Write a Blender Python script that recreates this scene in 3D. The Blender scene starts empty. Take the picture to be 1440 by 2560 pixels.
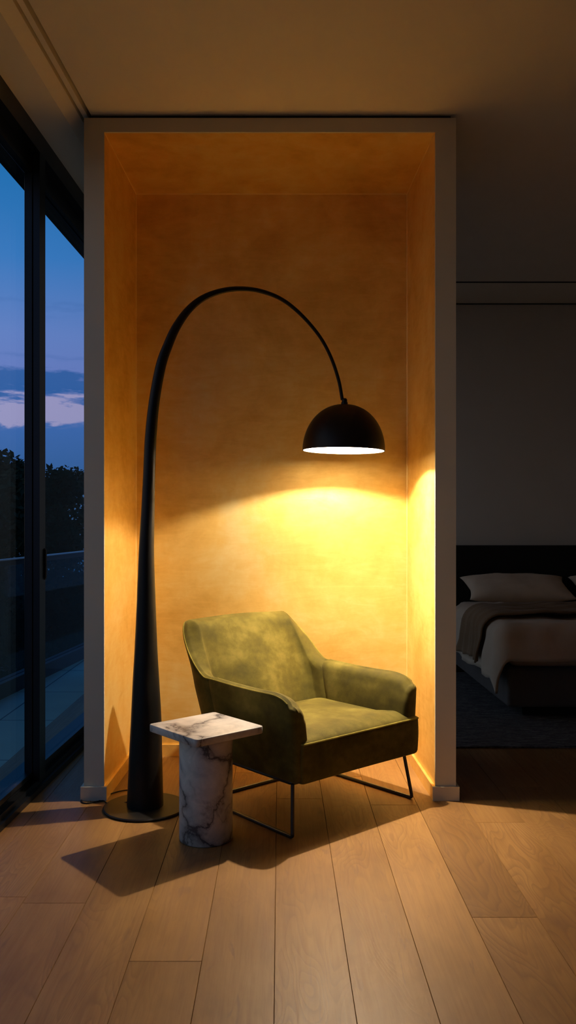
import bpy, bmesh, math, random
from mathutils import Vector, Matrix, noise as mnoise
R = math.radians
C = bpy.context.scene.collection
F = 2100.0; HC = 1.25

# ------------------------------------------------------------------ helpers
def tag(o, label=None, cat=None, group=None, kind=None):
    if label: o['label'] = label
    if cat: o['category'] = cat
    if group: o['group'] = group
    if kind: o['kind'] = kind
    return o
def mesh(name, verts, faces, mat=None, parent=None, smooth=True, loc=None, rz=0, auto=None):
    me = bpy.data.meshes.new(name); me.from_pydata([tuple(v) for v in verts], [], faces); me.validate()
    bm = bmesh.new(); bm.from_mesh(me); bmesh.ops.recalc_face_normals(bm, faces=bm.faces); bm.to_mesh(me); bm.free()
    if smooth:
        for p in me.polygons: p.use_smooth = True
        if auto is not None: me.set_sharp_from_angle(angle=R(auto))
    o = bpy.data.objects.new(name, me); C.objects.link(o)
    if mat: me.materials.append(mat)
    if parent: o.parent = parent
    if loc: o.location = loc
    o.rotation_euler.z = rz
    return o
def empty(name, loc=(0,0,0), rz=0, label=None, cat=None, group=None, kind=None):
    o = bpy.data.objects.new(name, None); C.objects.link(o); o.location = loc; o.rotation_euler.z = rz
    o.empty_display_size = .1
    return tag(o, label, cat, group, kind)
class MB:
    def __init__(s): s.v = []; s.f = []
    def box(s, x0, x1, y0, y1, z0, z1):
        b = len(s.v)
        for z in (z0, z1):
            s.v += [(x0,y0,z),(x1,y0,z),(x1,y1,z),(x0,y1,z)]
        s.f += [tuple(b+i for i in q) for q in ((3,2,1,0),(4,5,6,7),(0,1,5,4),(1,2,6,5),(2,3,7,6),(3,0,4,7))]
        return s
    def grid(s, pts):            # pts[i][j]
        b = len(s.v); n = len(pts); m = len(pts[0])
        for r in pts: s.v += [tuple(p) for p in r]
        for i in range(n-1):
            for j in range(m-1):
                s.f.append((b+i*m+j, b+i*m+j+1, b+(i+1)*m+j+1, b+(i+1)*m+j))
        return s
    def rings(s, rings, cap0=True, cap1=True):   # closed rings
        b = len(s.v); m = len(rings[0]); n = len(rings)
        for r in rings: s.v += [tuple(p) for p in r]
        for i in range(n-1):
            for j in range(m):
                k = (j+1) % m
                s.f.append((b+i*m+j, b+i*m+k, b+(i+1)*m+k, b+(i+1)*m+j))
        if cap0: s.f.append(tuple(b+j for j in range(m))[::-1])
        if cap1: s.f.append(tuple(b+(n-1)*m+j for j in range(m)))
        return s
    def lathe(s, prof, cx=0, cy=0, n=64, cap0=True, cap1=True):
        return s.rings([[(cx+r*math.cos(2*math.pi*k/n), cy+r*math.sin(2*math.pi*k/n), z) for k in range(n)] for r, z in prof], cap0, cap1)
    def tube(s, pts, rad, n=12, cap=True):
        pts = [Vector(p) for p in pts]
        rs = rad if isinstance(rad, (list, tuple)) else [rad]*len(pts)
        rg = []; up = None
        for i, p in enumerate(pts):
            t = (pts[min(i+1, len(pts)-1)] - pts[max(i-1, 0)]).normalized()
            if up is None:
                up = Vector((0,0,1)) if abs(t.z) < .9 else Vector((0,1,0))
            a = (up - t*up.dot(t))
            if a.length < 1e-4: a = t.orthogonal()
            a.normalize(); up = a; c = t.cross(a)
            rg.append([p + (a*math.cos(2*math.pi*k/n) + c*math.sin(2*math.pi*k/n))*rs[i] for k in range(n)])
        return s.rings(rg, cap, cap)
    def build(s, name, mat=None, parent=None, smooth=False, auto=None, bevel=None, **k):
        o = mesh(name, s.v, s.f, mat, parent, smooth or bevel is not None, auto=auto if auto is not None else (35 if (bevel or smooth) else None), **k)
        if bevel:
            m = o.modifiers.new('bevel', 'BEVEL'); m.width = bevel; m.segments = 3; m.limit_method = 'ANGLE'
        return o
def fillet(pts, r, n=6):
    pts = [Vector(p) for p in pts]; out = [pts[0]]
    for i in range(1, len(pts)-1):
        a, b, c = pts[i-1], pts[i], pts[i+1]
        d1 = (a-b).normalized(); d2 = (c-b).normalized()
        p0 = b+d1*r; p2 = b+d2*r
        for k in range(n+1):
            t = k/n; out.append(p0*(1-t)**2 + b*2*t*(1-t) + p2*t*t)
    out.append(pts[-1]); return out
def catmull(pts, n=8):
    pts = [Vector(p) for p in pts]; P = [pts[0]*2-pts[1]] + pts + [pts[-1]*2-pts[-2]]; out = []
    for i in range(1, len(P)-2):
        for k in range(n):
            t = k/n; a, b, c, d = P[i-1:i+3]
            out.append(.5*((2*b)+(c-a)*t+(2*a-5*b+4*c-d)*t*t+(3*b-a-3*c+d)*t**3))
    out.append(pts[-1]); return out
def sstep(a, b, x):
    t = max(0, min(1, (x-a)/(b-a))); return t*t*(3-2*t)
def lerp_tab(tab, x):
    if x <= tab[0][0]: return tab[0][1]
    for (a, va), (b, vb) in zip(tab, tab[1:]):
        if x <= b: return va + (vb-va)*(x-a)/(b-a)
    return tab[-1][1]

# ------------------------------------------------------------------ materials
class NT:
    def __init__(s, name):
        s.m = bpy.data.materials.new(name); s.m.use_nodes = True; s.t = s.m.node_tree
        s.b = s.t.nodes['Principled BSDF']
    def n(s, typ, inputs=None, **props):
        d = s.t.nodes.new(typ)
        for k, v in props.items(): setattr(d, k, v)
        for k, v in (inputs or {}).items():
            if hasattr(v, 'is_output') or isinstance(v, bpy.types.NodeSocket): s.t.links.new(v, d.inputs[k])
            else: d.inputs[k].default_value = v
        return d
    def coord(s, scale=(1,1,1), src='Object', rot=(0,0,0)):
        c = s.n('ShaderNodeTexCoord')
        return s.n('ShaderNodeMapping', {'Vector': c.outputs[src], 'Scale': scale, 'Rotation': rot}).outputs[0]
    def noise(s, vec, scale, detail=4, rough=.5, dist=0):
        return s.n('ShaderNodeTexNoise', {'Vector': vec, 'Scale': scale, 'Detail': detail, 'Roughness': rough, 'Distortion': dist}).outputs['Fac']
    def ramp(s, fac, stops, interp='LINEAR'):
        d = s.n('ShaderNodeValToRGB', {'Fac': fac}); e = d.color_ramp.elements; d.color_ramp.interpolation = interp
        while len(e) < len(stops): e.new(.5)
        for el, (p, c) in zip(e, stops):
            el.position = p; el.color = (c if isinstance(c, (tuple, list)) else (c, c, c))[:3] + (1,) if not isinstance(c, (int, float)) else (c, c, c, 1)
        return d.outputs['Color']
    def mix(s, fac, a, b, blend='MIX'):
        d = s.n('ShaderNodeMix', data_type='RGBA', blend_type=blend)
        for k, v in ((0, fac), (6, a), (7, b)):
            if isinstance(v, bpy.types.NodeSocket): s.t.links.new(v, d.inputs[k])
            else: d.inputs[k].default_value = (tuple(v)+(1,))[:4] if isinstance(v, (tuple, list)) else v
        return d.outputs[2]
    def math(s, op, a, b=0.0, clamp=False):
        d = s.n('ShaderNodeMath', operation=op); d.use_clamp = clamp
        for k, v in ((0, a), (1, b)):
            if isinstance(v, bpy.types.NodeSocket): s.t.links.new(v, d.inputs[k])
            else: d.inputs[k].default_value = v
        return d.outputs[0]
    def bump(s, h, strength=.2, dist=.01):
        s.t.links.new(s.n('ShaderNodeBump', {'Height': h, 'Strength': strength, 'Distance': dist}).outputs[0], s.b.inputs['Normal'])
    def set(s, **kw):
        for k, v in kw.items():
            k = k.replace('_', ' ')
            if isinstance(v, bpy.types.NodeSocket): s.t.links.new(v, s.b.inputs[k])
            else: s.b.inputs[k].default_value = (tuple(v)+(1,))[:4] if isinstance(v, (tuple, list)) else v
        return s.m

def plain(name, col, rough=.6, var=.12, scale=6, metallic=0, bump=.05, bscale=80, **kw):
    t = NT(name); v = t.coord()
    f = t.noise(v, scale, 4)
    c = t.mix(f, tuple(x*(1-var) for x in col), tuple(min(1, x*(1+var)) for x in col))
    if bump: t.bump(t.noise(v, bscale, 3), bump, .003)
    return t.set(Base_Color=c, Roughness=rough, Metallic=metallic, **kw)

def mat_gold():
    t = NT('gold_limewash'); v = t.coord()
    a = t.noise(v, 1.6, 6, .6, .6); b = t.noise(v, 7, 6, .65, .4); c = t.noise(t.coord((1.2, 1.2, 5)), 4, 5, .7, 1.2)
    f = t.math('ADD', t.math('MULTIPLY', a, .55), t.math('ADD', t.math('MULTIPLY', b, .25), t.math('MULTIPLY', c, .2)))
    col = t.ramp(f, [(.36, (.70, .41, .075)), (.5, (.88, .58, .155)), (.64, (.97, .75, .30))])
    t.bump(f, .25, .01)
    return t.set(Base_Color=col, Roughness=t.ramp(f, [(.35, .50), (.65, .36)]), Specular_IOR_Level=.9, Metallic=.5)
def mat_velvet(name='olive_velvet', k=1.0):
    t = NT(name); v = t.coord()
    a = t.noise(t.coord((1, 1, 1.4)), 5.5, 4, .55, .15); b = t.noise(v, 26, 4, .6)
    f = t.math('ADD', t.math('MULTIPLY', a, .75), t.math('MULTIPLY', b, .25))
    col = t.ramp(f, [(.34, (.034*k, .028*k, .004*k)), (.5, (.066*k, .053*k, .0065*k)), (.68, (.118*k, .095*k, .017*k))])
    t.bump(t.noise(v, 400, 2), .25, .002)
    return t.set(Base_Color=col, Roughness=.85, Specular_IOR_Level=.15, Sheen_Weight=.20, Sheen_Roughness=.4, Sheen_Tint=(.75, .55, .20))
def mat_marble():
    t = NT('veined_marble'); tc = t.n('ShaderNodeTexCoord').outputs['Object']
    def vein(rot, sc, seed, wd, dist, ns=6.0):
        v = t.n('ShaderNodeMapping', {'Vector': tc, 'Rotation': rot, 'Location': (seed, seed*.7, seed*1.3)}).outputs[0]
        x = t.n('ShaderNodeSeparateXYZ', {0: v}).outputs['X']
        nz = t.math('SUBTRACT', t.noise(v, ns, 7, .58, .3), .5)
        p = t.math('PINGPONG', t.math('ADD', t.math('MULTIPLY', x, sc), t.math('MULTIPLY', nz, dist)), 1.0)
        return t.ramp(p, [(0, 1.0), (wd, .45), (wd*4.5, .10), (wd*9, 0.0)])
    def msk(sc, seed, lo, hi):
        v = t.n('ShaderNodeMapping', {'Vector': tc, 'Location': (seed, seed, -seed)}).outputs[0]
        return t.ramp(t.noise(v, sc, 3), [(lo, 0.0), (hi, 1.0)])
    a = t.math('MULTIPLY', vein((0, .85, .3), 9.0, 1.7, .045, 2.0), msk(6, 2.0, .30, .46))
    b = t.math('MULTIPLY', vein((0, -.75, -.5), 8.0, 4.1, .04, 2.2), msk(6, 5.0, .34, .50))
    c = t.math('MULTIPLY', vein((.8, .3, .9), 13.0, 8.3, .06, 2.8, 9.0), msk(9, 9.0, .40, .56))
    f = t.math('ADD', t.math('ADD', t.math('MULTIPLY', a, 1.25), t.math('MULTIPLY', b, 1.25)), t.math('MULTIPLY', c, .7), True)
    cloud = t.ramp(t.noise(tc, 9, 6, .62, 1), [(.34, (.38, .345, .31)), (.6, (.56, .50, .44))])
    return t.set(Base_Color=t.mix(f, cloud, (.085, .07, .068)), Roughness=.42, Specular_IOR_Level=.4)
def mat_oak():
    t = NT('oak_planks'); tc = t.n('ShaderNodeTexCoord')
    at = t.n('ShaderNodeAttribute', attribute_name='plank')
    off = t.n('ShaderNodeVectorMath', {0: at.outputs['Color'], 'Scale': 37.0}, operation='SCALE').outputs[0]
    p = t.n('ShaderNodeVectorMath', {0: tc.outputs['Object'], 1: off}, operation='ADD').outputs[0]
    def mp(sc): return t.n('ShaderNodeMapping', {'Vector': p, 'Scale': sc}).outputs[0]
    sep = t.n('ShaderNodeSeparateColor', {'Color': at.outputs['Color']})
    # cathedral grain: contours of a stretched noise
    c = t.noise(mp((5.5, 1.05, 1)), 1.0, 2, .45, .5)
    ring = t.math('FRACT', t.math('MULTIPLY', c, 27.0))
    ring = t.ramp(ring, [(0, 0.0), (.5, .35), (.86, 1.0), (1, 0.0)])
    fib = t.noise(mp((90, 3.5, 1)), 1.0, 5, .65)
    blotch = t.noise(mp((3, 1.1, 1)), 1.0, 4, .6, .5)
    col = t.ramp(blotch, [(.30, (.190, .092, .024)), (.5, (.275, .142, .041)), (.70, (.36, .195, .064))])
    rm = t.math('MULTIPLY', ring, t.ramp(t.noise(mp((2, .6, 1)), 1.0, 2), [(.44, .06), (.64, .50)]))
    col = t.mix(rm, col, (.115, .052, .018))
    col = t.mix(t.ramp(fib, [(.33, .42), (.58, 0.0)]), col, (.19, .085, .030))
    kn = t.n('ShaderNodeTexVoronoi', {'Vector': mp((3.2, 1.5, 1)), 'Scale': 1.0}).outputs['Distance']
    kn2 = t.math('ADD', kn, t.math('MULTIPLY', t.math('SUBTRACT', t.noise(mp((22, 9, 1)), 1.0, 3), .5), .16))
    col = t.mix(t.ramp(kn2, [(.03, .9), (.075, .4), (.14, 0.0)]), col, (.12, .055, .025))
    crk = t.noise(mp((14, 2.4, 1)), 1.0, 3, .5, 2.0)
    col = t.mix(t.ramp(crk, [(.65, 0.0), (.72, .6)]), col, (.17, .085, .04))
    tone = t.ramp(sep.outputs[0], [(0, (.90, .89, .88)), (.5, (.98, .97, .96)), (1, (1.06, 1.05, 1.04))])
    col = t.mix(1.0, col, tone, 'MULTIPLY')
    t.bump(t.math('ADD', t.math('MULTIPLY', fib, .6), t.math('MULTIPLY', ring, -.25)), .12, .002)
    return t.set(Base_Color=col, Roughness=t.ramp(fib, [(.3, .5), (.7, .4)]), Specular_IOR_Level=.35)
def mat_fabric(name, col, scale=450, rough=.9, var=.18, bump=.3, sheen=.15):
    t = NT(name); v = t.coord()
    f = t.noise(v, 5, 5, .6); w = t.noise(v, scale, 2)
    c = t.mix(f, tuple(x*(1-var) for x in col), tuple(x*(1+var) for x in col))
    t.bump(t.math('ADD', w, t.math('MULTIPLY', t.noise(v, 14, 4, .6, .5), 2.0)), bump, .006)
    return t.set(Base_Color=c, Roughness=rough, Specular_IOR_Level=.15, Sheen_Weight=sheen)
def mat_rug():
    t = NT('grey_rug'); v = t.coord((1, 3.5, 1))
    f = t.math('ADD', t.math('MULTIPLY', t.noise(v, 9, 6, .75), .6), t.math('MULTIPLY', t.noise(t.coord((1, 4, 1)), 60, 3), .4))
    c = t.ramp(f, [(.36, (.055, .053, .055)), (.5, (.13, .125, .125)), (.64, (.26, .25, .245))])
    t.bump(f, .8, .01)
    return t.set(Base_Color=c, Roughness=1, Specular_IOR_Level=.05)
def mat_glass(name, tint, refl=.45):
    t = NT(name); t.t.nodes.remove(t.b)
    tr = t.n('ShaderNodeBsdfTransparent', {'Color': tint+(1,)})
    gl = t.n('ShaderNodeBsdfGlossy', {'Roughness': .02, 'Color': (1,1,1,1)})
    ge = t.n('ShaderNodeNewGeometry')
    d = t.math('ABSOLUTE', t.n('ShaderNodeVectorMath', {0: ge.outputs['Normal'], 1: ge.outputs['Incoming']}, operation='DOT_PRODUCT').outputs['Value'])
    fr = t.math('ADD', t.math('MULTIPLY', t.math('POWER', t.math('SUBTRACT', 1.0, d), 5.0), .6), .02)
    mx = t.n('ShaderNodeMixShader', {0: t.math('MULTIPLY', fr, refl), 1: tr.outputs[0], 2: gl.outputs[0]})
    t.t.links.new(mx.outputs[0], t.t.nodes['Material Output'].inputs[0]); return t.m
def mat_tiles():
    t = NT('balcony_stone'); v = t.coord()
    br = t.n('ShaderNodeTexBrick', {'Vector': v, 'Scale': 1.0, 'Mortar Size': .006, 'Brick Width': .9, 'Row Height': .9,
             'Color1': (.38,.42,.30,1), 'Color2': (.42,.46,.34,1), 'Mortar': (.08,.08,.08,1)}, offset=0.0)
    c = t.mix(t.noise(v, 2.5, 5), (.72,.72,.72), (1.1,1.1,1.1)); c = t.mix(1.0, br.outputs['Color'], c, 'MULTIPLY')
    return t.set(Base_Color=c, Roughness=.6)

M = dict(
    gold=mat_gold(), velvet=mat_velvet(), marble=mat_marble(), oak=mat_oak(), rug=mat_rug(), tiles=mat_tiles(),
    ceiling=plain('ceiling_paint', (.84, .78, .66), .85, .04, 3),
    casing=plain('casing_paint', (.60, .56, .43), .7, .04, 4),
    wall=plain('wall_paint', (.62, .60, .56), .9, .06, 3),
    farwall=plain('room_wall_paint', (.46, .41, .33), .9, .06, 3),
    wood_trim=plain('pale_trim', (.55, .38, .20), .6, .08, 8),
    slot=plain('slot_black', (.012, .011, .010), .7, .1, 8),
    black=plain('black_satin_metal', (.006, .0056, .0052), .42, .1, 12, bump=.02, Specular_IOR_Level=.22),
    frame=plain('window_frame_black', (.008, .008, .009), .35, .1, 12, bump=.01, Specular_IOR_Level=.3),
    legs=plain('chair_leg_metal', (.018, .016, .014), .35, .1, 12, bump=0, Metallic_=0) if False else plain('chair_leg_metal', (.018, .016, .014), .35, .1, 12, bump=0),
    shade_in=plain('shade_white_inside', (.85, .82, .76), .5, .02, 8, bump=0),
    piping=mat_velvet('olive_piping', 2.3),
    glass=mat_glass('window_glass', (.80, .90, .96)),
    railglass=mat_glass('railing_glass', (.50, .72, .82), .4),
    steel=plain('rail_steel', (.45, .46, .47), .3, .05, 10, metallic=1.0, bump=0),
    concrete=plain('concrete_dark', (.06, .062, .065), .8, .2, 5),
    duvet=mat_fabric('taupe_linen', (.62, .50, .38)),
    pillow=mat_fabric('beige_linen', (.70, .56, .42)),
    throw=mat_fabric('brown_throw', (.26, .17, .10), 300, .95, .3, .5),
    bedbase=mat_fabric('bed_upholstery', (.12, .105, .10), 300, .9, .15),
    headboard=mat_fabric('headboard_upholstery', (.018, .016, .013), 300, .9, .15),
    leaf=plain('dark_leaves', (.020, .032, .018), 1.0, .5, 2, bump=0, Specular_IOR_Level=0.0),
    bark=plain('bark', (.03, .024, .018), .9, .3, 20),
    grass=plain('dark_lawn', (.015, .022, .012), .95, .4, 2),
)
def mat_bulb():
    t = NT('bulb_glow'); t.b.inputs['Base Color'].default_value = (1, .9, .75, 1)
    t.b.inputs['Emission Color'].default_value = (1, .80, .52, 1); t.b.inputs['Emission Strength'].default_value = 12
    return t.m
M['bulb'] = mat_bulb()
M['gold_bead'] = plain('gold_bead', (.95, .68, .25), .35, .05, 5, metallic=.3)

# ------------------------------------------------------------------ room shell
YF, YB = 3.766, 4.478                    # opening plane and back wall of the niche
NXL, NXR = -.787, .698                   # opening sides
BXL, BXR = -.7655, .680                  # back corners (the niche narrows a little)
NZ = 2.995; CZ = 3.076
WY0, WY1 = -1.6, 7.05; RX = 4.2
WLOC = (-1.12, 3.4, 0); WROT = -math.atan(.04)
def wx(y, off=0): return -1.12 + .04*(y-3.4) + off
def S(o): return tag(o, kind='structure')

# floor made of planks
def floor():
    rnd = random.Random(5); v = []; f = []; cols = []
    PW = .207; x0 = -.014
    known = {-4: 2.749, -2: 2.386, 3: 2.65}
    g = .0013
    for k in range(-7, 21):
        xa, xb = x0+k*PW, x0+(k+1)*PW
        xa2, xb2 = max(xa, -1.42), min(xb, RX+.05)
        if xb2 - xa2 < .01: continue
        base = known.get(k, None)
        if base is None: base = rnd.uniform(.1, 1.7) + (0 if k not in (-3, -1, 0, 1, 2) else 0)
        if k in (-3, -1, 0, 1, 2): base = rnd.uniform(1.0, 1.9) if k in (-1, 1) else rnd.uniform(.9, 1.8)
        y = base - 2.35*2; ends = []
        while y < WY1+2.5: ends.append(y); y += 2.35
        for ya, yb in zip(ends, ends[1:]):
            a, b = max(ya, WY0-.05), min(yb, WY1+.05)
            if b-a < .01: continue
            n0 = len(v); h = .003
            v += [(xa2+g,a+g,0),(xb2-g,a+g,0),(xb2-g,b-g,0),(xa2+g,b-g,0),(xa2,a,-h),(xb2,a,-h),(xb2,b,-h),(xa2,b,-h),
                  (xa2,a,-.02),(xb2,a,-.02),(xb2,b,-.02),(xa2,b,-.02)]
            c = (rnd.random(), rnd.random(), rnd.random())
            fs = [(0,1,2,3),(0,4,5,1),(1,5,6,2),(2,6,7,3),(3,7,4,0),(4,8,9,5),(5,9,10,6),(6,10,11,7),(7,11,8,4),(11,10,9,8)]
            f += [tuple(n0+i for i in q) for q in fs]; cols += [c]*len(fs)
    me = bpy.data.meshes.new('floor'); me.from_pydata(v, [], f)
    ca = me.color_attributes.new('plank', 'FLOAT_COLOR', 'CORNER')
    for p in me.polygons:
        for li in p.loop_indices: ca.data[li].color = cols[p.index] + (1,)
    me.materials.append(M['oak'])
    o = bpy.data.objects.new('floor', me); C.objects.link(o); S(o)
floor()
# main ceiling with the slots of the curtain track near the window (built along the window wall)
L0, L1 = WY0-3.4, WY1-3.4+.02
def along(name, mb, mat, **k):
    return S(mb.build(name, mat, loc=WLOC, rz=WROT, **k))
along('ceiling', MB().box(.257, RX+1.6, L0-.5, L1+.6, CZ, CZ+.12), M['ceiling'])
along('trim_1', MB().box(.143-.02, .257, L0, L1, CZ+.09, CZ+.12), M['slot'])
along('trim_2', MB().box(.216, .238, L0, L1, CZ, CZ+.0899), M['ceiling'])
m = MB()
m.rings([[(x, y, z) for x, z in ((.202,CZ),(.202,CZ+.0899),(-.02,CZ+.0899),(-.02,CZ-.035),(.155,CZ-.035))] for y in (L0, L1)])
along('ceiling_window_side', m, M['ceiling'])
# walls around
S(MB().box(-1.5, RX+.1, WY1, WY1+.12, -.02, CZ).build('wall_back', M['wall']))
S(MB().box(RX, RX+.12, WY0, WY1, -.02, CZ).build('wall_right', M['farwall']))
S(MB().box(-1.5, RX+.1, WY0-.12, WY0, -.02, CZ).build('wall_front', M['farwall']))
# shadow gap on the bedroom ceiling
S(MB().box(.82, RX, 6.40, 6.425, CZ-.004, CZ+.002).build('trim_3', M['slot']))
S(MB().box(.82, RX, WY1-.012, WY1, CZ-.008, CZ-.001).build('trim_4', M['slot']))
# niche box
OXL, OXR = -.877, .791; OB = 4.60; OZ = CZ-.018
S(mesh('wall_niche_left', [(NXL,YF+.012,0),(BXL,YB,0),(BXL,OB-.01,0),(OXL+.01,OB-.01,0),(OXL+.01,YF+.012,0)]+[(NXL,YF+.012,NZ+.001),(BXL,YB,NZ+.001),(BXL,OB-.01,NZ+.001),(OXL+.01,OB-.01,NZ+.001),(OXL+.01,YF+.012,NZ+.001)],
     [(4,3,2,1,0),(5,6,7,8,9)]+[(i,(i+1)%5,5+(i+1)%5,5+i) for i in range(5)], M['gold'], smooth=False))
S(mesh('wall_niche_right', [(NXR,YF+.012,0),(BXR,YB,0),(BXR,OB-.01,0),(OXR-.01,OB-.01,0),(OXR-.01,YF+.012,0)]+[(NXR,YF+.012,NZ+.001),(BXR,YB,NZ+.001),(BXR,OB-.01,NZ+.001),(OXR-.01,OB-.01,NZ+.001),(OXR-.01,YF+.012,NZ+.001)],
     [(4,3,2,1,0),(5,6,7,8,9)]+[(i,(i+1)%5,5+(i+1)%5,5+i) for i in range(5)], M['gold'], smooth=False))
S(MB().box(BXL, BXR, YB, OB-.01, 0, NZ+.001).build('wall_niche_back', M['gold']))
S(MB().box(OXL+.01, OXR-.01, YF+.012, OB-.01, NZ+.001, OZ-.005).build('ceiling_niche', M['gold']))
# thin plaster beads in the inner corners of the niche
def bead(p, q, r=.0035):
    return MB().tube([p, q], r, 8)
mb = bead((NXL,YF+.002,NZ),(BXL,YB,NZ)); 
for p, q in (((NXR,YF+.002,NZ),(BXR,YB,NZ)), ((BXL,YB,NZ),(BXR,YB,NZ)), ((BXL,YB,.062),(BXL,YB,NZ)), ((BXR,YB,.062),(BXR,YB,NZ))):
    mb2 = bead(p, q); n0 = len(mb.v); mb.v += mb2.v; mb.f += [tuple(i+n0 for i in f) for f in mb2.f]
S(mb.build('trim_10', M['gold_bead'], smooth=True))
# painted casing: front frame with sides, one trim
m = MB().box(OXL, NXL, YF, YF+.012, 0, NZ).box(NXR, OXR, YF, YF+.012, 0, NZ).box(OXL, OXR, YF, YF+.012, NZ, OZ)
m.box(OXL, OXL+.0099, YF+.012, OB, 0, OZ).box(OXR-.0099, OXR, YF+.012, OB, 0, OZ).box(OXL+.01, OXR-.01, OB-.0099, OB, 0, OZ)
S(m.build('trim_5', M['casing']))
S(MB().box(OXL+.02, OXR-.02, YF+.02, OB-.02, OZ, CZ).build('trim_6', M['slot']))
# baseboards
BH = .062; bt = .013
def skirt(name, pts, mat):
    # pts: plan polyline of inner (wall) side and room side
    n = len(pts); v = [(x,y,.0) for x,y in pts]+[(x,y,BH) for x,y in pts]
    S(mesh(name, v, [tuple(range(n))[::-1], tuple(range(n,2*n))]+[(i,(i+1)%n,n+(i+1)%n,n+i) for i in range(n)], mat, smooth=False))
skirt('baseboard_niche_left', [(NXL,YF),(NXL+bt,YF),(BXL+bt,YB-bt),(BXL+.0005,YB-bt)], M['gold'])
skirt('baseboard_niche_right', [(NXR,YF),(BXR-.0005,YB-bt),(BXR-bt,YB-bt),(NXR-bt,YF)], M['gold'])
skirt('baseboard_niche_back', [(BXL,YB),(BXL,YB-bt),(BXR,YB-bt),(BXR,YB)], M['gold'])
skirt('baseboard_front_left', [(OXL-bt,YF+.1),(OXL-bt,YF-bt),(NXL+bt,YF-bt),(NXL+bt,YF-.0005),(OXL-.0003,YF-.0005),(OXL-.0003,YF+.1)], M['casing'])
skirt('baseboard_front_right', [(OXR+bt,YF+.8),(OXR+bt,YF-bt),(NXR-bt,YF-bt),(NXR-bt,YF-.0005),(OXR+.0003,YF-.0005),(OXR+.0003,YF+.8)], M['casing'])

# ------------------------------------------------------------------ window wall
# local coords: x = into the room (+), y along the wall, from WLOC
GX = -.062                                # glass plane
HEAD = 2.87; SILL = .085
along('trim_7', MB().box(-.16, 0, L0, L1, CZ-.13, CZ+.02).box(-.16, -.045, L0, L1, HEAD, CZ-.129), M['frame'])
along('trim_8', MB().box(-.16, 0, L0, L1, -.02, .028).box(-.16, -.018, L0, L1, .0281, .052).box(-.16, -.045, L0, L1, .0521, SILL-.012), M['frame'])
stiles = [-1.72, .10-1.95, .50]
edges = [L0+.02, -2.9, -1.25, .50, 2.15, L1-.02]       # mullion centres in local y (0.5 -> y=3.9)
for i, (a, b) in enumerate(zip(edges, edges[1:])):
    w = empty('window_%d' % (i+1), WLOC, WROT, kind='structure')
    x0, x1 = -.072, -.035
    a2, b2 = a+.0415, b-.0415
    fr = MB().box(x0, x1, a2-.03, a2, SILL-.011, HEAD-.001).box(x0, x1, b2, b2+.03, SILL-.011, HEAD-.001)
    fr.box(x0, x1, a2, b2, SILL-.011, SILL+.012).box(x0, x1, a2, b2, HEAD-.02, HEAD-.001)
    fr.build('window_frame', M['frame'], w, bevel=.002)
    MB().box(GX-.006, GX+.006, a2, b2, SILL+.012, HEAD-.02).build('pane', M['glass'], w)
    if i == 3:
        h = MB().tube(fillet([(x1-.001, a2-.015, .98), (x1+.04, a2-.015, .98), (x1+.04, a2-.015, 1.12), (x1-.001, a2-.015, 1.12)], .012), .006)
        h.build('handle', M['legs'], w, smooth=True)
m = MB()
for e in edges[1:-1]: m.box(-.0745, -.001, e-.0115, e+.0115, .053, CZ-.131)
for e in edges[1:-1]: m.box(-.03, -.0005, e-.041, e+.041, .053, CZ-.131)
along('trim_9', m, M['frame'])

# ------------------------------------------------------------------ floor lamp
lamp = empty('arc_floor_lamp', (-.586, 3.66, 0), 0, 'tall black arc floor lamp with dome shade, lit, beside the marble side table', 'floor lamp')
LX, LY = -.586, 3.66
def lp(x, y, t=0.0):                       # lamp drawing -> local
    Y = LY + .24*t
    return Vector(((x-699)/F*Y - LX, Y-LY, HC-(y-1303)/F*Y))
b = MB().lathe([(.004,0),(.172,0),(.180,.003),(.181,.008),(.177,.012),(.168,.0135),(.004,.0135)], n=96)
b.build('base_plate', M['black'], lamp, smooth=True)
cl = [(363,2010,90),(364,1900,82),(365.5,1800,75),(365,1700,65),(365,1620,56),(365.5,1500,46),(366,1380,38),(370,1270,33),(373,1180,30),(377,1090,29),(386,1001,27),(402,915,26),(420,863,24),(441,817,22),
      (472,774,19),(510,744,16.5),(560,726,14),(612,722,12),(660,730,11),(707,750,10),(752,786,9.5),(797,838,9),(826,890,8.8),(846,948,8.8),(856,1000,8.8)]
pts = [lp(x, y, sstep(.3, 1, i/(len(cl)-1))) for i, (x, y, w) in enumerate(cl)]
rads = [w/2*3.7/F for x, y, w in cl]
pts[0].z = .0135
P3 = catmull(pts, 8); R3 = [v.x for v in catmull([Vector((r,0,0)) for r in rads], 8)]
MB().tube(P3, R3, 32).build('arc_stem', M['black'], lamp, smooth=True)
SX, SY = .301, 3.90                       # shade centre (world)
RZ = HC + (1303-1127)/F*SY; AZ = HC + (1303-1011)/F*SY
SR = 103/F*SY
sx, sy = SX-LX, SY-LY
tilt = Matrix.Translation((sx, sy, AZ)) @ Matrix.Rotation(R(1.0), 4, 'Y') @ Matrix.Translation((-sx, -sy, -AZ))
def dome(r, h, n=20, a0=0.0):
    return [(r*math.sin(a0+(math.pi/2-a0)*(1-k/n))**.93, h*math.cos((a0+(math.pi/2-a0)*(1-k/n)))) for k in range(n+1)]
def tilted(mb):
    mb.v = [tuple(tilt @ Vector(p)) for p in mb.v]; return mb
HH = AZ-RZ
prof_o = [(r, RZ+z) for r, z in dome(SR, HH, 24, .0)]; prof_o[-1] = (.0008, AZ)
prof_i = [(max(r, .0008), RZ+z) for r, z in dome(SR-.003, HH-.003, 24, .0)]
tilted(MB().lathe(prof_o + prof_i[::-1], sx, sy, 96, False, False)).build('lamp_shade', M['black'], lamp, smooth=True, auto=60)
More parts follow.
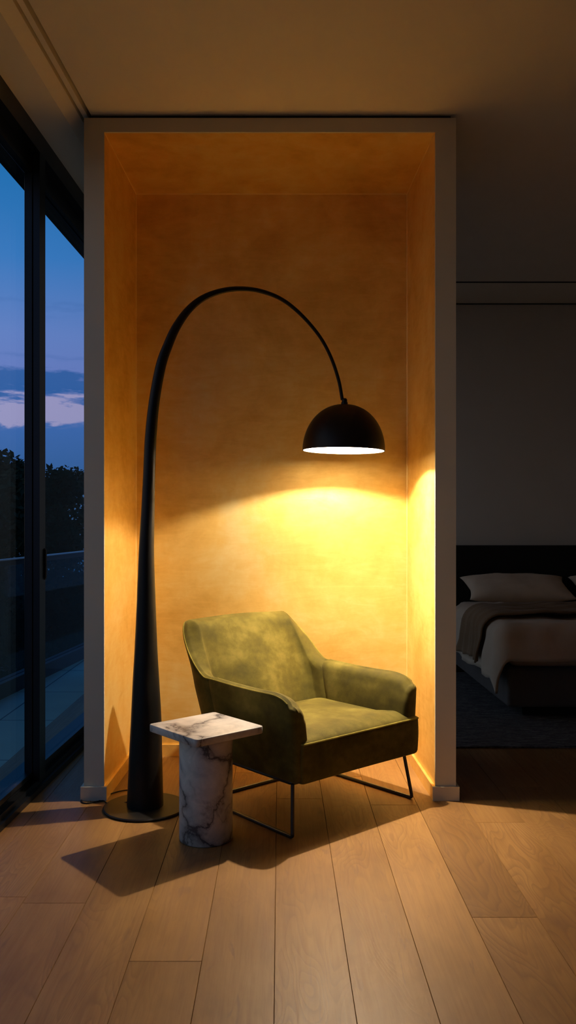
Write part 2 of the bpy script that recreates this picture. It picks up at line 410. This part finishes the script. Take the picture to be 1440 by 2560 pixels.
shade = bpy.data.objects['lamp_shade']
tag(tilted(MB().lathe([(r-.0015 if r > .01 else .002, z+.0002) for r, z in prof_i] , sx, sy, 96, False, False)).build('shade_lining', M['shade_in'], shade, smooth=True, auto=60), 'white inside of the shade')
tilted(MB().lathe([(.014, AZ-.003),(.0155,AZ+.004),(.0145,AZ+.010),(.0125,AZ+.012),(.0125,AZ+.022),(.008,AZ+.028)], sx, sy, 32)).build('shade_collar', M['black'], lamp, smooth=True)
BZ = 1.657
MB().lathe([(.013, AZ-.006), (.016, AZ-.02), (.016, AZ-.022), (.013, AZ-.026)], sx, sy, 32).build('bulb_socket', M['shade_in'], lamp, smooth=True)
MB().lathe([(.012, AZ-.026), (.0125, AZ-.030)] + [(.030*math.sin(a), BZ+.058+.030*math.cos(a)) for a in [R(30+12*k) for k in range(12)]] + [(.001, BZ+.028)], sx, sy, 32).build('bulb', M['bulb'], lamp, smooth=True)
# power cord on the floor, from the base to behind the left pilaster
def fl(x, y, z=.0035):
    Y = HC*F/(y-1303); return Vector(((x-699)/F*Y-LX, Y-LY, z))
cord = catmull([fl(318,2014,.016), fl(304,2012,.008), fl(285,2012), fl(268,2010), fl(259,2004), fl(240,2006), fl(222,2010), fl(208,2009), fl(203,2003), fl(208,2001.5), fl(235,2001.5), fl(258,2001), fl(270,1990), fl(290,1982), fl(318,1977), fl(345,1978)], 8)
MB().tube(cord, .0028, 8).build('power_cord', M['black'], lamp, smooth=True)
ld = bpy.data.lights.new('lamp_light', 'POINT'); ld.energy = 70; ld.color = (1.0, .84, .65); ld.shadow_soft_size = .013
lo = bpy.data.objects.new('lamp_light', ld); C.objects.link(lo); lo.parent = lamp; lo.location = (sx, sy, BZ)
# the same bulb throws more light straight down (reflector bulb)
ls = bpy.data.lights.new('lamp_light_beam', 'SPOT'); ls.energy = 135; ls.color = ld.color; ls.shadow_soft_size = .013; ls.spot_size = R(100); ls.spot_blend = 1.0
l2 = bpy.data.objects.new('lamp_light_beam', ls); C.objects.link(l2); l2.parent = lamp; l2.location = (sx, sy, BZ)

# ------------------------------------------------------------------ side table
tb = empty('side_table', (-.2906, 3.315, 0), 0, 'small veined white marble side table with square top on a round column', 'side table')
def rrect(w, h, r, n=8):
    out = []
    for cx, cy, a0 in ((w-r,h-r,0),(-w+r,h-r,90),(-w+r,-h+r,180),(w-r,-h+r,270)):
        for k in range(n+1):
            a = R(a0+90*k/n); out.append((cx+r*math.cos(a), cy+r*math.sin(a)))
    return out
def slab(w, h, r, z0, z1, e, ang):
    c, s = math.cos(ang), math.sin(ang); rg = []
    for dz, ins in ((0,e),(e*.3,e*.3),(e,0),(None,0),(-e*.3,e*.3),(0,e)):
        pass
    prof = [(z0,e),(z0+e*.3,e*.3),(z0+e,0),(z1-e,0),(z1-e*.3,e*.3),(z1,e)]
    for z, i in prof:
        rg.append([(c*x-s*y, s*x+c*y, z) for x, y in rrect(w-i, h-i, r-i)])
    return rg
MB().rings(slab(.163, .163, .016, .417, .446, .003, R(-45-4))).build('tabletop', M['marble'], tb, smooth=True, auto=50)
MB().lathe([(.001,0),(.101,0),(.104,.002),(.105,.006),(.105,.414),(.103,.4168),(.001,.4168)], n=96).build('column', M['marble'], tb, smooth=True, auto=50)

# ------------------------------------------------------------------ armchair
ch = empty('armchair', (.322, 3.5405, 0), math.atan2(.658, .753), 'olive green velvet armchair with thin dark metal sled legs, standing in the niche', 'armchair')
Z0 = .215
WT = [(.20,.358),(.36,.372),(.50,.3815),(.565,.380),(.65,.383),(.79,.384)]
def Wz(z): return lerp_tab(WT, z)
def Dz(z): return .610 + .34*(z-.2)
RC = .12
QA, QB = .5, .66
def plan(q, z):                         # q in 0..1 left half (x<0)
    w, D = Wz(z), Dz(z)
    if q <= QA: return Vector((-w, q/QA*(D-RC)))
    if q <= QB:
        a = (q-QA)/(QB-QA)*math.pi/2
        return Vector((-w+RC-RC*math.cos(a), D-RC+RC*math.sin(a)))
    t = (q-QB)/(1-QB); return Vector((-w+RC+(w-RC)*t, D + .012*math.sin(t*math.pi/2)))
def pnorm(q, z):
    e = 1e-3; d = plan(min(1, q+e), z)-plan(max(0, q-e), z)
    d.normalize(); n = Vector((d.y, -d.x))      # to the inside
    if q > .999: n = Vector((0, -1))
    return n
def ztop(q):
    z = .562
    if q < .10:
        t = 1-q/.10; z = .562 - .055*(1-math.sqrt(max(0, 1-t*t*.96)))
    z -= .006*math.sin(min(1, q/.42)*math.pi)
    z += (.786-.562)*sstep(.455, .635, q)
    z += .006*sstep(.6, 1, q)
    return z
def thick(q, z):
    a = .074; bk = .135 - .055*sstep(.36, .76, z)
    c = .084
    if q < .44: return a
    if q < .60: return a + (c-a)*sstep(.44, .56, q)
    return c + (bk-c)*sstep(.64, 1.0, q)
def section(q, side, seam=0.0, fwd=0.0, shrink=0.0):
    T = ztop(q); pr = []
    ro, ri = .014, .046
    th = thick(q, T)
    if th < ro+ri+.006: ri = th-ro-.006
    Zl = Z0
    # (z, offset fraction mode) outer up
    n1 = 14
    for k in range(n1): pr.append((Zl+.012+(T-ro-Zl-.012)*k/(n1-1), 0.0, 0))
    for k in range(1, 5):
        a = k/4*math.pi/2; pr.append((T-ro+ro*math.sin(a), ro-ro*math.cos(a), 0))
    for k in range(1, 4):
        t = k/4; pr.append((T+.004*math.sin(t*math.pi), ro+(th-ro-ri)*t, 0))
    for k in range(0, 6):
        a = k/5*math.pi/2; pr.append((T-ri*(1-math.cos(a)), th-ri+ri*math.sin(a), 0))
    n2 = 14; zb = Z0+.03
    for k in range(1, n2):
        z = T-ri+(zb-(T-ri))*k/(n2-1)
        pr.append((z, thick(q, z) + (.010*(1-sstep(.38,.5,q)) + .022*sstep(.60,1.0,q))*math.sin(max(0, min(1, (z-zb)/(T-zb)))*math.pi), 0))
    pr.append((Zl+.004, thick(q, Zl)-.02, 0)); pr.append((Zl, thick(q, Zl)-.035, 0)); pr.append((Zl, .016, 0)); pr.append((Zl+.003, .005, 0))
    out = []
    zc = (T+Z0)/2
    for z, off, _ in pr:
        thz = thick(q, z)
        o2 = off
        s = seam+shrink
        if s:
            # shrink towards the section middle
            o2 = off + (s if off < thz/2 else -s)*min(1, abs(off-thz/2)/(thz/2))
            z = z + (-(s) if z > zc else s)*min(1, abs(z-zc)/(abs(T-zc)))
        p = plan(q, min(z, .79)); n = pnorm(q, min(z, .79))
        p = p + n*o2
        out.append(Vector((p.x*side - .016*sstep(.56, .79, z), p.y-fwd, z)))
    return out
def shell_part(qs, seam0, seam1, mirror_through=False):
    pass
ARMF = .44
def arm(side, y0=0.0):
    rg = []
    for a in (0, 15, 30, 45, 60, 75, 90):
        r = .024; rg.append(section(0, side, fwd=r*math.cos(R(a))-.0, shrink=r*(1-math.sin(R(a)))))
    n = 44
    for k in range(1, n+1):
        q = ARMF*k/n; rg.append(section(q, side, seam=.0045*sstep(ARMF-.02, ARMF, q)))
    return MB().rings(rg, True, True)
arm(1).build('armrest', M['velvet'], ch, smooth=True, auto=70)
arm(-1).build('armrest', M['velvet'], ch, smooth=True, auto=70)
rg = []; n = 60
for k in range(n+1):
    q = ARMF+.001+(1-ARMF-.001)*k/n; rg.append(section(q, 1, seam=.0045*(1-sstep(ARMF, ARMF+.02, q))))
for k in range(n-1, -1, -1):
    q = ARMF+.001+(1-ARMF-.001)*k/n; rg.append(section(q, -1, seam=.0045*(1-sstep(ARMF, ARMF+.02, q))))
MB().rings(rg).build('backrest', M['velvet'], ch, smooth=True, auto=70)
# piping along the outer top edge
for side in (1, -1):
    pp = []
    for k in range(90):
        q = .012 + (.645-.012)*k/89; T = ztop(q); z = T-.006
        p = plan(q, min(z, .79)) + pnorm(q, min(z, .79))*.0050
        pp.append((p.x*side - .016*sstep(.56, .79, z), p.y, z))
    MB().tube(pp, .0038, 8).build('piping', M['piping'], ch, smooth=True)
# seat cushion
def seat_outline():
    base = [(-.301,-.028),(.301+.062,-.028),(.301+.062,-.0262),(.301,.03),(.301,.52),(-.301,.52)]
    base = [(-.338,-.032),(.374,-.032),(.374,.0),(.303,.004),(.303,.53),(-.303,.53),(-.303,.004),(-.338,.0)]
    rr = [.014, .018, .012, .002, .05, .05, .002, .010]
    out = []
    N = len(base)
    for i in range(N):
        a, b, c = Vector(base[i-1]), Vector(base[i]), Vector(base[(i+1)%N]); r = rr[i]
        d1 = (a-b).normalized(); d2 = (c-b).normalized()
        for k in range(7):
            t = k/6; out.append((b+d1*r)*(1-t)**2 + b*2*t*(1-t) + (b+d2*r)*t*t)
    # resample long edges
    res = []
    for i, p in enumerate(out):
        q = out[(i+1) % len(out)]; L = (q-p).length; m_ = max(1, int(L/.03))
        for k in range(m_): res.append(p+(q-p)*k/m_)
    return res
so = seat_outline(); cen = Vector((0, .25))
def ring_at(s, z, inset=0.0, crown=False):
    out = []
    for p in so:
        d = (p-cen); L = d.length; d2 = cen + d*(s*(L-inset)/L)
        zz = z
        if crown:
            zz = z + .006*mnoise.noise(Vector((d2.x*5, d2.y*5, 3)))*(1-s)
        out.append((d2.x, d2.y, zz))
    return out
ZS = .372
rg = [ring_at(1, Z0-.004, .03), ring_at(1, Z0-.003, .012), ring_at(1, Z0+.002, .004), ring_at(1, Z0+.012, 0)]
for k in range(1, 8): rg.append(ring_at(1, Z0+.012+(ZS-Z0-.016)*k/7, -.004*math.sin(k/8*math.pi)))
for s in (.985, .96, .92, .86, .78, .68, .56, .42, .28, .14, .04):
    rg.append(ring_at(s, ZS-.004+.040*(1-s**5)**.6, crown=True))
MB().rings(rg).build('seat_cushion', M['velvet'], ch, smooth=True, auto=75)
sp = [(p.x, p.y, ZS-.002) for p in so]
sp = [(x + (0.003 if x > .36 else 0), y-.001 if y < 0 else y, z) for x, y, z in sp]
i0 = 0
front = [p for p in sp if p[1] < .03 and not (p[0] < .32 and p[0] > .29 and p[1] > -.005)]
front = sorted([p for p in sp if p[1] < -.0315], key=lambda p: p[0])
front = [(-.3405,-.012,ZS-.003)] + front + [(.3775,-.010,ZS-.002)]
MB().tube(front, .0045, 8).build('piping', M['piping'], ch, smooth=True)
# metal under-frame
zr = .207
MB().tube(fillet([(-.335,.50,zr),(-.335,.03,zr),(.335,.03,zr),(.335,.50,zr),(-.330,.50,zr)], .02), .0085, 12).build('under_frame', M['legs'], ch, smooth=True)
for s in (-1, 1):
    MB().tube([(s*.337,.025,.203),(s*.3605,.0,.020)], .0078, 12).build('leg', M['legs'], ch, smooth=True)
    MB().tube([(s*.325,.50,.203),(s*.345,.585,.020)], .0078, 12).build('leg', M['legs'], ch, smooth=True)
MB().tube(fillet([(-.3605,.0005,.022),(-.361,-.001,.0080),(-.352,.60,.0080),(.352,.60,.0080),(.361,-.001,.0080),(.3605,.0005,.022)], .012), .0078, 12).build('floor_runner', M['legs'], ch, smooth=True)

# ------------------------------------------------------------------ bedroom
BX0, BX1, BY0, BY1 = 1.43, 3.25, 5.27, 6.94
bed = empty('bed', ((BX0+BX1)/2, (BY0+BY1)/2, .0155), 0, 'low dark upholstered double bed standing on the grey rug', 'bed')
ox, oy = (BX0+BX1)/2, (BY0+BY1)/2
def bb(x0,x1,y0,y1,z0,z1): return MB().box(x0-ox,x1-ox,y0-oy,y1-oy,z0,z1)
bb(BX0+.0,BX1-.0,BY0,BY1-.001,.065,.31).build('bed_base', M['bedbase'], bed, bevel=.02)
bb(BX0+.12,BX1-.12,BY0+.10,BY1-.1,0,.0649).build('plinth', M['slot'], bed)
bb(BX0+.03,BX1-.03,BY0+.03,BY1-.01,.3105,.575).build('mattress', M['pillow'], bed, bevel=.05)
bb(BX0-.35,BX1+.35,BY1,BY1+.09,.0,1.035).build('headboard', M['headboard'], bed, bevel=.012)
MBTOP = .617
def drape(a, b, lift=0.0, jit=0.0, seed=0):
    """a: distance beyond the left edge (neg = on top), b: distance beyond the foot edge"""
    aa, bb_ = max(a, 0), max(b, 0); r = math.hypot(aa, bb_)
    x = BX0 + max(-a, 0); y = BY0 + max(-b, 0)
    rad = .085
    if r > 0:
        dx, dy = -aa/r, -bb_/r
        if r < rad*math.pi/2: t = r/rad; out = rad*math.sin(t); z = -rad*(1-math.cos(t)); n = (math.sin(t), math.cos(t))
        else: out = rad + (r-rad*math.pi/2)*.10; z = -rad-(r-rad*math.pi/2); n = (1, .0)
        wv = .018*math.sin(9*(x+y*1.3)+seed)*min(1, r/.2) + .012*mnoise.noise(Vector((x*6, y*6, r*3+seed)))*2
        ox_ = out + lift*n[0] + wv*min(1, r/.12)
        X = x + dx*ox_; Y = y + dy*ox_; Z = MBTOP + z + lift*n[1]
    else: X, Y, Z = x, y, MBTOP+lift
    ed = min(1, max(0, .15+min(-a, -b)))
    Z += .016*mnoise.noise(Vector((x*4, y*4, seed))) + .013*mnoise.noise(Vector((x*9+y*4, y*11, seed+5))); X += .012*mnoise.noise(Vector((x*3, y*8, r*9)))*min(1, r/.1); Y += .02*mnoise.noise(Vector((x*7, y*3, r*6)))*min(1, max(b, 0)/.1)
    Z += jit
    return Vector((X, Y, Z))
def sheet(name, mat, A, B, lift, thickn, seed, fold=None, **k):
    pts = []
    for b in B:
        row = []
        for a in A:
            j = fold(a, b) if fold else 0
            row.append(drape(a, b, lift + (j or 0), 0, seed))
        pts.append(row)
    o = MB().grid(pts).build(name, mat, smooth=True, auto=180, **k)
    s = o.modifiers.new('solid', 'SOLIDIFY'); s.thickness = thickn; s.offset = 1
    return o
def lin(a, b, n): return [a+(b-a)*k/(n-1) for k in range(n)]
du = MB(); pts = []
for bv in lin(.28, -1.25, 70):
    row = []
    for u in lin(0, 1, 80):
        amax = .40
        a = amax - u*(amax+BX1-BX0)
        row.append(drape(a, bv + .0*a, 0, 0, 1.0))
    pts.append(row)
o = du.grid(pts).build('duvet', M['duvet'], smooth=True, auto=180)
s = o.modifiers.new('solid', 'SOLIDIFY'); s.thickness = .022; s.offset = 1
tag(o, 'rumpled taupe linen duvet spread over the dark bed', 'duvet')
th = sheet('throw_blanket', M['throw'], lin(.33, -1.8, 120), lin(-.16, -.70, 44), .030, .010, 1.0,
      lambda a, b: .011*(1+math.sin(b*48+2.2*math.sin(a*2.0)+a*1.5)) + .006*(1+math.sin(b*95+a*3)))
tag(th, 'brown folded throw blanket laid across the duvet', 'blanket')
def pillow(name, cx, cy, cz, w, h, t, tiltx, rz, label, seed):
    n = 36; top = []; bot = []
    for i in range(n+1):
        rt = []; rb = []
        for j in range(n+1):
            u = -1+2*i/n; v = -1+2*j/n
            pinch = 1-.10*(1-abs(u)**2)*abs(v)**3; pinch2 = 1-.10*(1-abs(v)**2)*abs(u)**3
            X = u*w/2*pinch2; Y = v*h/2*pinch
            f = max(0, (1-abs(u)**2.6)*(1-abs(v)**2.6))**.52
            wr = .010*mnoise.noise(Vector((u*2.5+seed, v*2.5, 0))) + .005*mnoise.noise(Vector((u*7, v*6+seed, 2)))
            rt.append((X, Y, f*t/2 + wr*f)); rb.append((X, Y, -f*t/2 + wr*f))
        top.append(rt); bot.append(rb)
    mb = MB().grid(top).grid(bot)
    me = bpy.data.meshes.new(name); me.from_pydata(mb.v, [], mb.f)
    bm = bmesh.new(); bm.from_mesh(me); bmesh.ops.remove_doubles(bm, verts=bm.verts, dist=.0005); bmesh.ops.recalc_face_normals(bm, faces=bm.faces); bm.to_mesh(me); bm.free()
    for p in me.polygons: p.use_smooth = True
    me.materials.append(M['pillow']); o = bpy.data.objects.new(name, me); C.objects.link(o)
    o.location = (cx, cy, cz); o.rotation_euler = (R(tiltx), R(0), R(rz))
    return tag(o, label, 'pillow', 'pillows at the head of the bed')
pillow('pillow', 1.905, 6.73, .715, .86, .38, .17, 24, 2, 'plump beige linen pillow on the left half of the bed, seen whole', 1)
pillow('pillow', 2.78, 6.735, .715, .84, .38, .17, 24, -2, 'beige linen pillow cut off by the right edge of the photo', 7)
# rug
rg = MB(); pts = []
for y in lin(4.62, 6.9, 60):
    pts.append([(x, y, .011+.004*mnoise.noise(Vector((x*20, y*20, 0)))) for x in lin(.86, 3.9, 70)])
rug = rg.grid(pts).box(.865, 3.895, 4.625, 6.895, .0005, .0085).build('rug', M['rug'], smooth=True, auto=60)
tag(rug, 'dark grey woven rug lying under the bed', 'rug')

# ------------------------------------------------------------------ outside
BYW = math.atan(.10)
m = MB().box(-3, .0, -12, 8, -.2, -.03)
S(mesh('balcony_floor', [(wx(-6,-.16),-6,-.03),(wx(12,-.16),12,-.03),(-2.65+1.2+.02,12,-.03),(-2.65-.6+.02,-6,-.03)]+[(wx(-6,-.16),-6,-.25),(wx(12,-.16),12,-.25),(-2.65+1.2+.02,12,-.25),(-2.65-.6+.02,-6,-.25)],
   [(0,1,2,3),(7,6,5,4),(0,4,5,1),(1,5,6,2),(2,6,7,3),(3,7,4,0)], M['tiles'], smooth=False))
rl = empty('balcony_railing', (-2.65, 0, -.03), -BYW, 'glass balcony railing with thin steel top rail outside the window', 'railing')
MB().box(-.05,.05,-6,12.0,0,.11).build('kerb', M['concrete'], rl)
k = -6.0
while k < 11.9:
    MB().box(-.008,.008,k+.01,k+1.79,.11,.975).build('glass_panel', M['railglass'], rl); k += 1.8
MB().box(-.022,.022,-6,12.0,.9905,1.0).build('top_rail', M['steel'], rl)
MB().box(-.016,.016,-6,12,.950,.990).build('rail_channel', M['concrete'], rl)
S(MB().box(-60, 20, -25, 60, -3.3, -3.2).build('ground', M['grass']))
def tree(cx, cy, top, rad, n, seed, label):
    rnd = random.Random(seed); root = empty('tree', (cx, cy, -3.2), 0, label, 'tree', 'dark trees beyond the balcony')
    H = top+3.2; tr = MB()
    tr.tube(catmull([(0,0,0),(.05,.03,H*.3),(-.04,.05,H*.55),(.03,0,H*.85)], 5), [.16-.006*i for i in range(16)], 8)
    clumps = []
    for i in range(46):
        a = rnd.uniform(0, 2*math.pi); zz = rnd.uniform(.12, .97); rr = rad*math.sqrt(max(.02, 1-((zz-.5)/.52)**2))*rnd.uniform(.35, .95)
        p = Vector((rr*math.cos(a), rr*math.sin(a), H*zz)); clumps.append((p, rnd.uniform(.22, .42)*rad))
        if i % 4 == 0: tr.tube([(0,0,H*zz*.75), p*.6+Vector((0,0,H*zz*.33)), p], [.05,.03,.012], 5)
    tr.build('trunk', M['bark'], root, smooth=True)
    v = []; f = []
    for i in range(n):
        c, r = rnd.choice(clumps)
        d = Vector((rnd.gauss(0,1), rnd.gauss(0,1), rnd.gauss(0,.8))).normalized()*r*1.12*rnd.random()**.34
        p = c+d; s = rnd.uniform(.035, .075)
        if p.z > H: p.z = H-rnd.random()*.2
        u = Vector((rnd.gauss(0,1), rnd.gauss(0,1), rnd.gauss(0,1))).normalized(); w = u.orthogonal().normalized()
        b = len(v); v += [p-u*s, p+w*s*.5, p+u*s, p-w*s*.5]; f.append((b,b+1,b+2,b+3))
    me = bpy.data.meshes.new('foliage'); me.from_pydata([tuple(q) for q in v], [], f); me.materials.append(M['leaf'])
    o = bpy.data.objects.new('foliage', me); C.objects.link(o); o.parent = root
for a in [(-4.0, 11.6, 2.45, 1.05, 16000, 1, 'dark tree beyond the railing, nearest and tallest in the left window pane'),
          (-4.3, 15.2, 2.25, 1.35, 17000, 2, 'dark tree seen through the right window pane, beyond the railing'),
          (-4.9, 18.7, 2.35, 1.5, 15000, 3, 'dark tree furthest away through the right window pane'),
          (-10.4, 19.0, 2.4, 1.7, 17000, 4, 'dark tree far off beyond the left window pane'),
          (-7.0, 13.2, 2.6, 1.6, 15000, 5, 'dark tree at the far left edge beyond the railing')]:
    tree(*a)

# ------------------------------------------------------------------ sky
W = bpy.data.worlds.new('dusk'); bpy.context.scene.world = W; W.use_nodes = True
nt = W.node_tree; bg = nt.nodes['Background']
t = NT.__new__(NT); t.t = nt
tc = t.n('ShaderNodeTexCoord'); sep = t.n('ShaderNodeSeparateXYZ', {0: tc.outputs['Generated']})
z = sep.outputs['Z']
grad = t.ramp(z, [(.0, (.030,.075,.16)), (.06, (.040,.105,.26)), (.11, (.052,.125,.33)), (.16, (.155,.185,.42)), (.21, (.14,.20,.44)), (.29, (.045,.175,.42)), (.40, (.012,.145,.35)), (.7, (.010,.07,.22))])
mp = t.n('ShaderNodeMapping', {'Vector': tc.outputs['Generated'], 'Scale': (1, 1, 5.0), 'Location': (.33, .1, .35)}).outputs[0]
n1 = t.math('SUBTRACT', t.noise(mp, 5.0, 9, .62, .4), .5)
n2 = t.math('SUBTRACT', t.noise(mp, 13.0, 8, .65, .3), .5)
zz = t.math('ADD', z, t.math('ADD', t.math('MULTIPLY', n1, .075), t.math('MULTIPLY', n2, .045)))
band = t.ramp(zz, [(.109, 0.0), (.113, 1.0), (.133, 1.0), (.139, 0.0)])
col = t.mix(t.math('MULTIPLY', band, .85), grad, (.40, .30, .44))
dark = t.ramp(zz, [(.134, 0.0), (.140, 1.0), (.161, .95), (.167, 0.0), (.183, 0.0), (.188, .25), (.194, 0.0), (.232, 0.0), (.237, .22), (.243, 0.0)])
col = t.mix(dark, col, (.035, .105, .29))
# warm glow added to the unseen sky at left, lights bedroom less blue
left_fill = t.ramp(t.math('MULTIPLY', sep.outputs['X'], -1.0), [(.38, 0.0), (.75, 1.0)])
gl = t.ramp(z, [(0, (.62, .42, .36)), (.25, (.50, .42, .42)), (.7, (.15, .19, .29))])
col = t.mix(left_fill, col, gl)
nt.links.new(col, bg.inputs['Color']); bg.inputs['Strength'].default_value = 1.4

# ------------------------------------------------------------------ camera and view
cd = bpy.data.cameras.new('camera'); cam = bpy.data.objects.new('camera', cd); C.objects.link(cam)
cam.location = (0, 0, HC); cam.rotation_euler = (R(90), 0, 0)
cd.sensor_fit = 'VERTICAL'; cd.sensor_height = 36; cd.sensor_width = 36*1440/2560; cd.lens = F/2560*36
cd.shift_x = (720-699)/2560; cd.shift_y = (1303-1280)/2560; cd.clip_start = .05; cd.clip_end = 300
sc = bpy.context.scene; sc.camera = cam
sc.view_settings.view_transform = 'Standard'; sc.view_settings.look = 'None'; sc.view_settings.gamma = 1; sc.view_settings.exposure = 0
try:
    sc.cycles.max_bounces = 14; sc.cycles.diffuse_bounces = 8; sc.cycles.transparent_max_bounces = 16
except Exception: pass
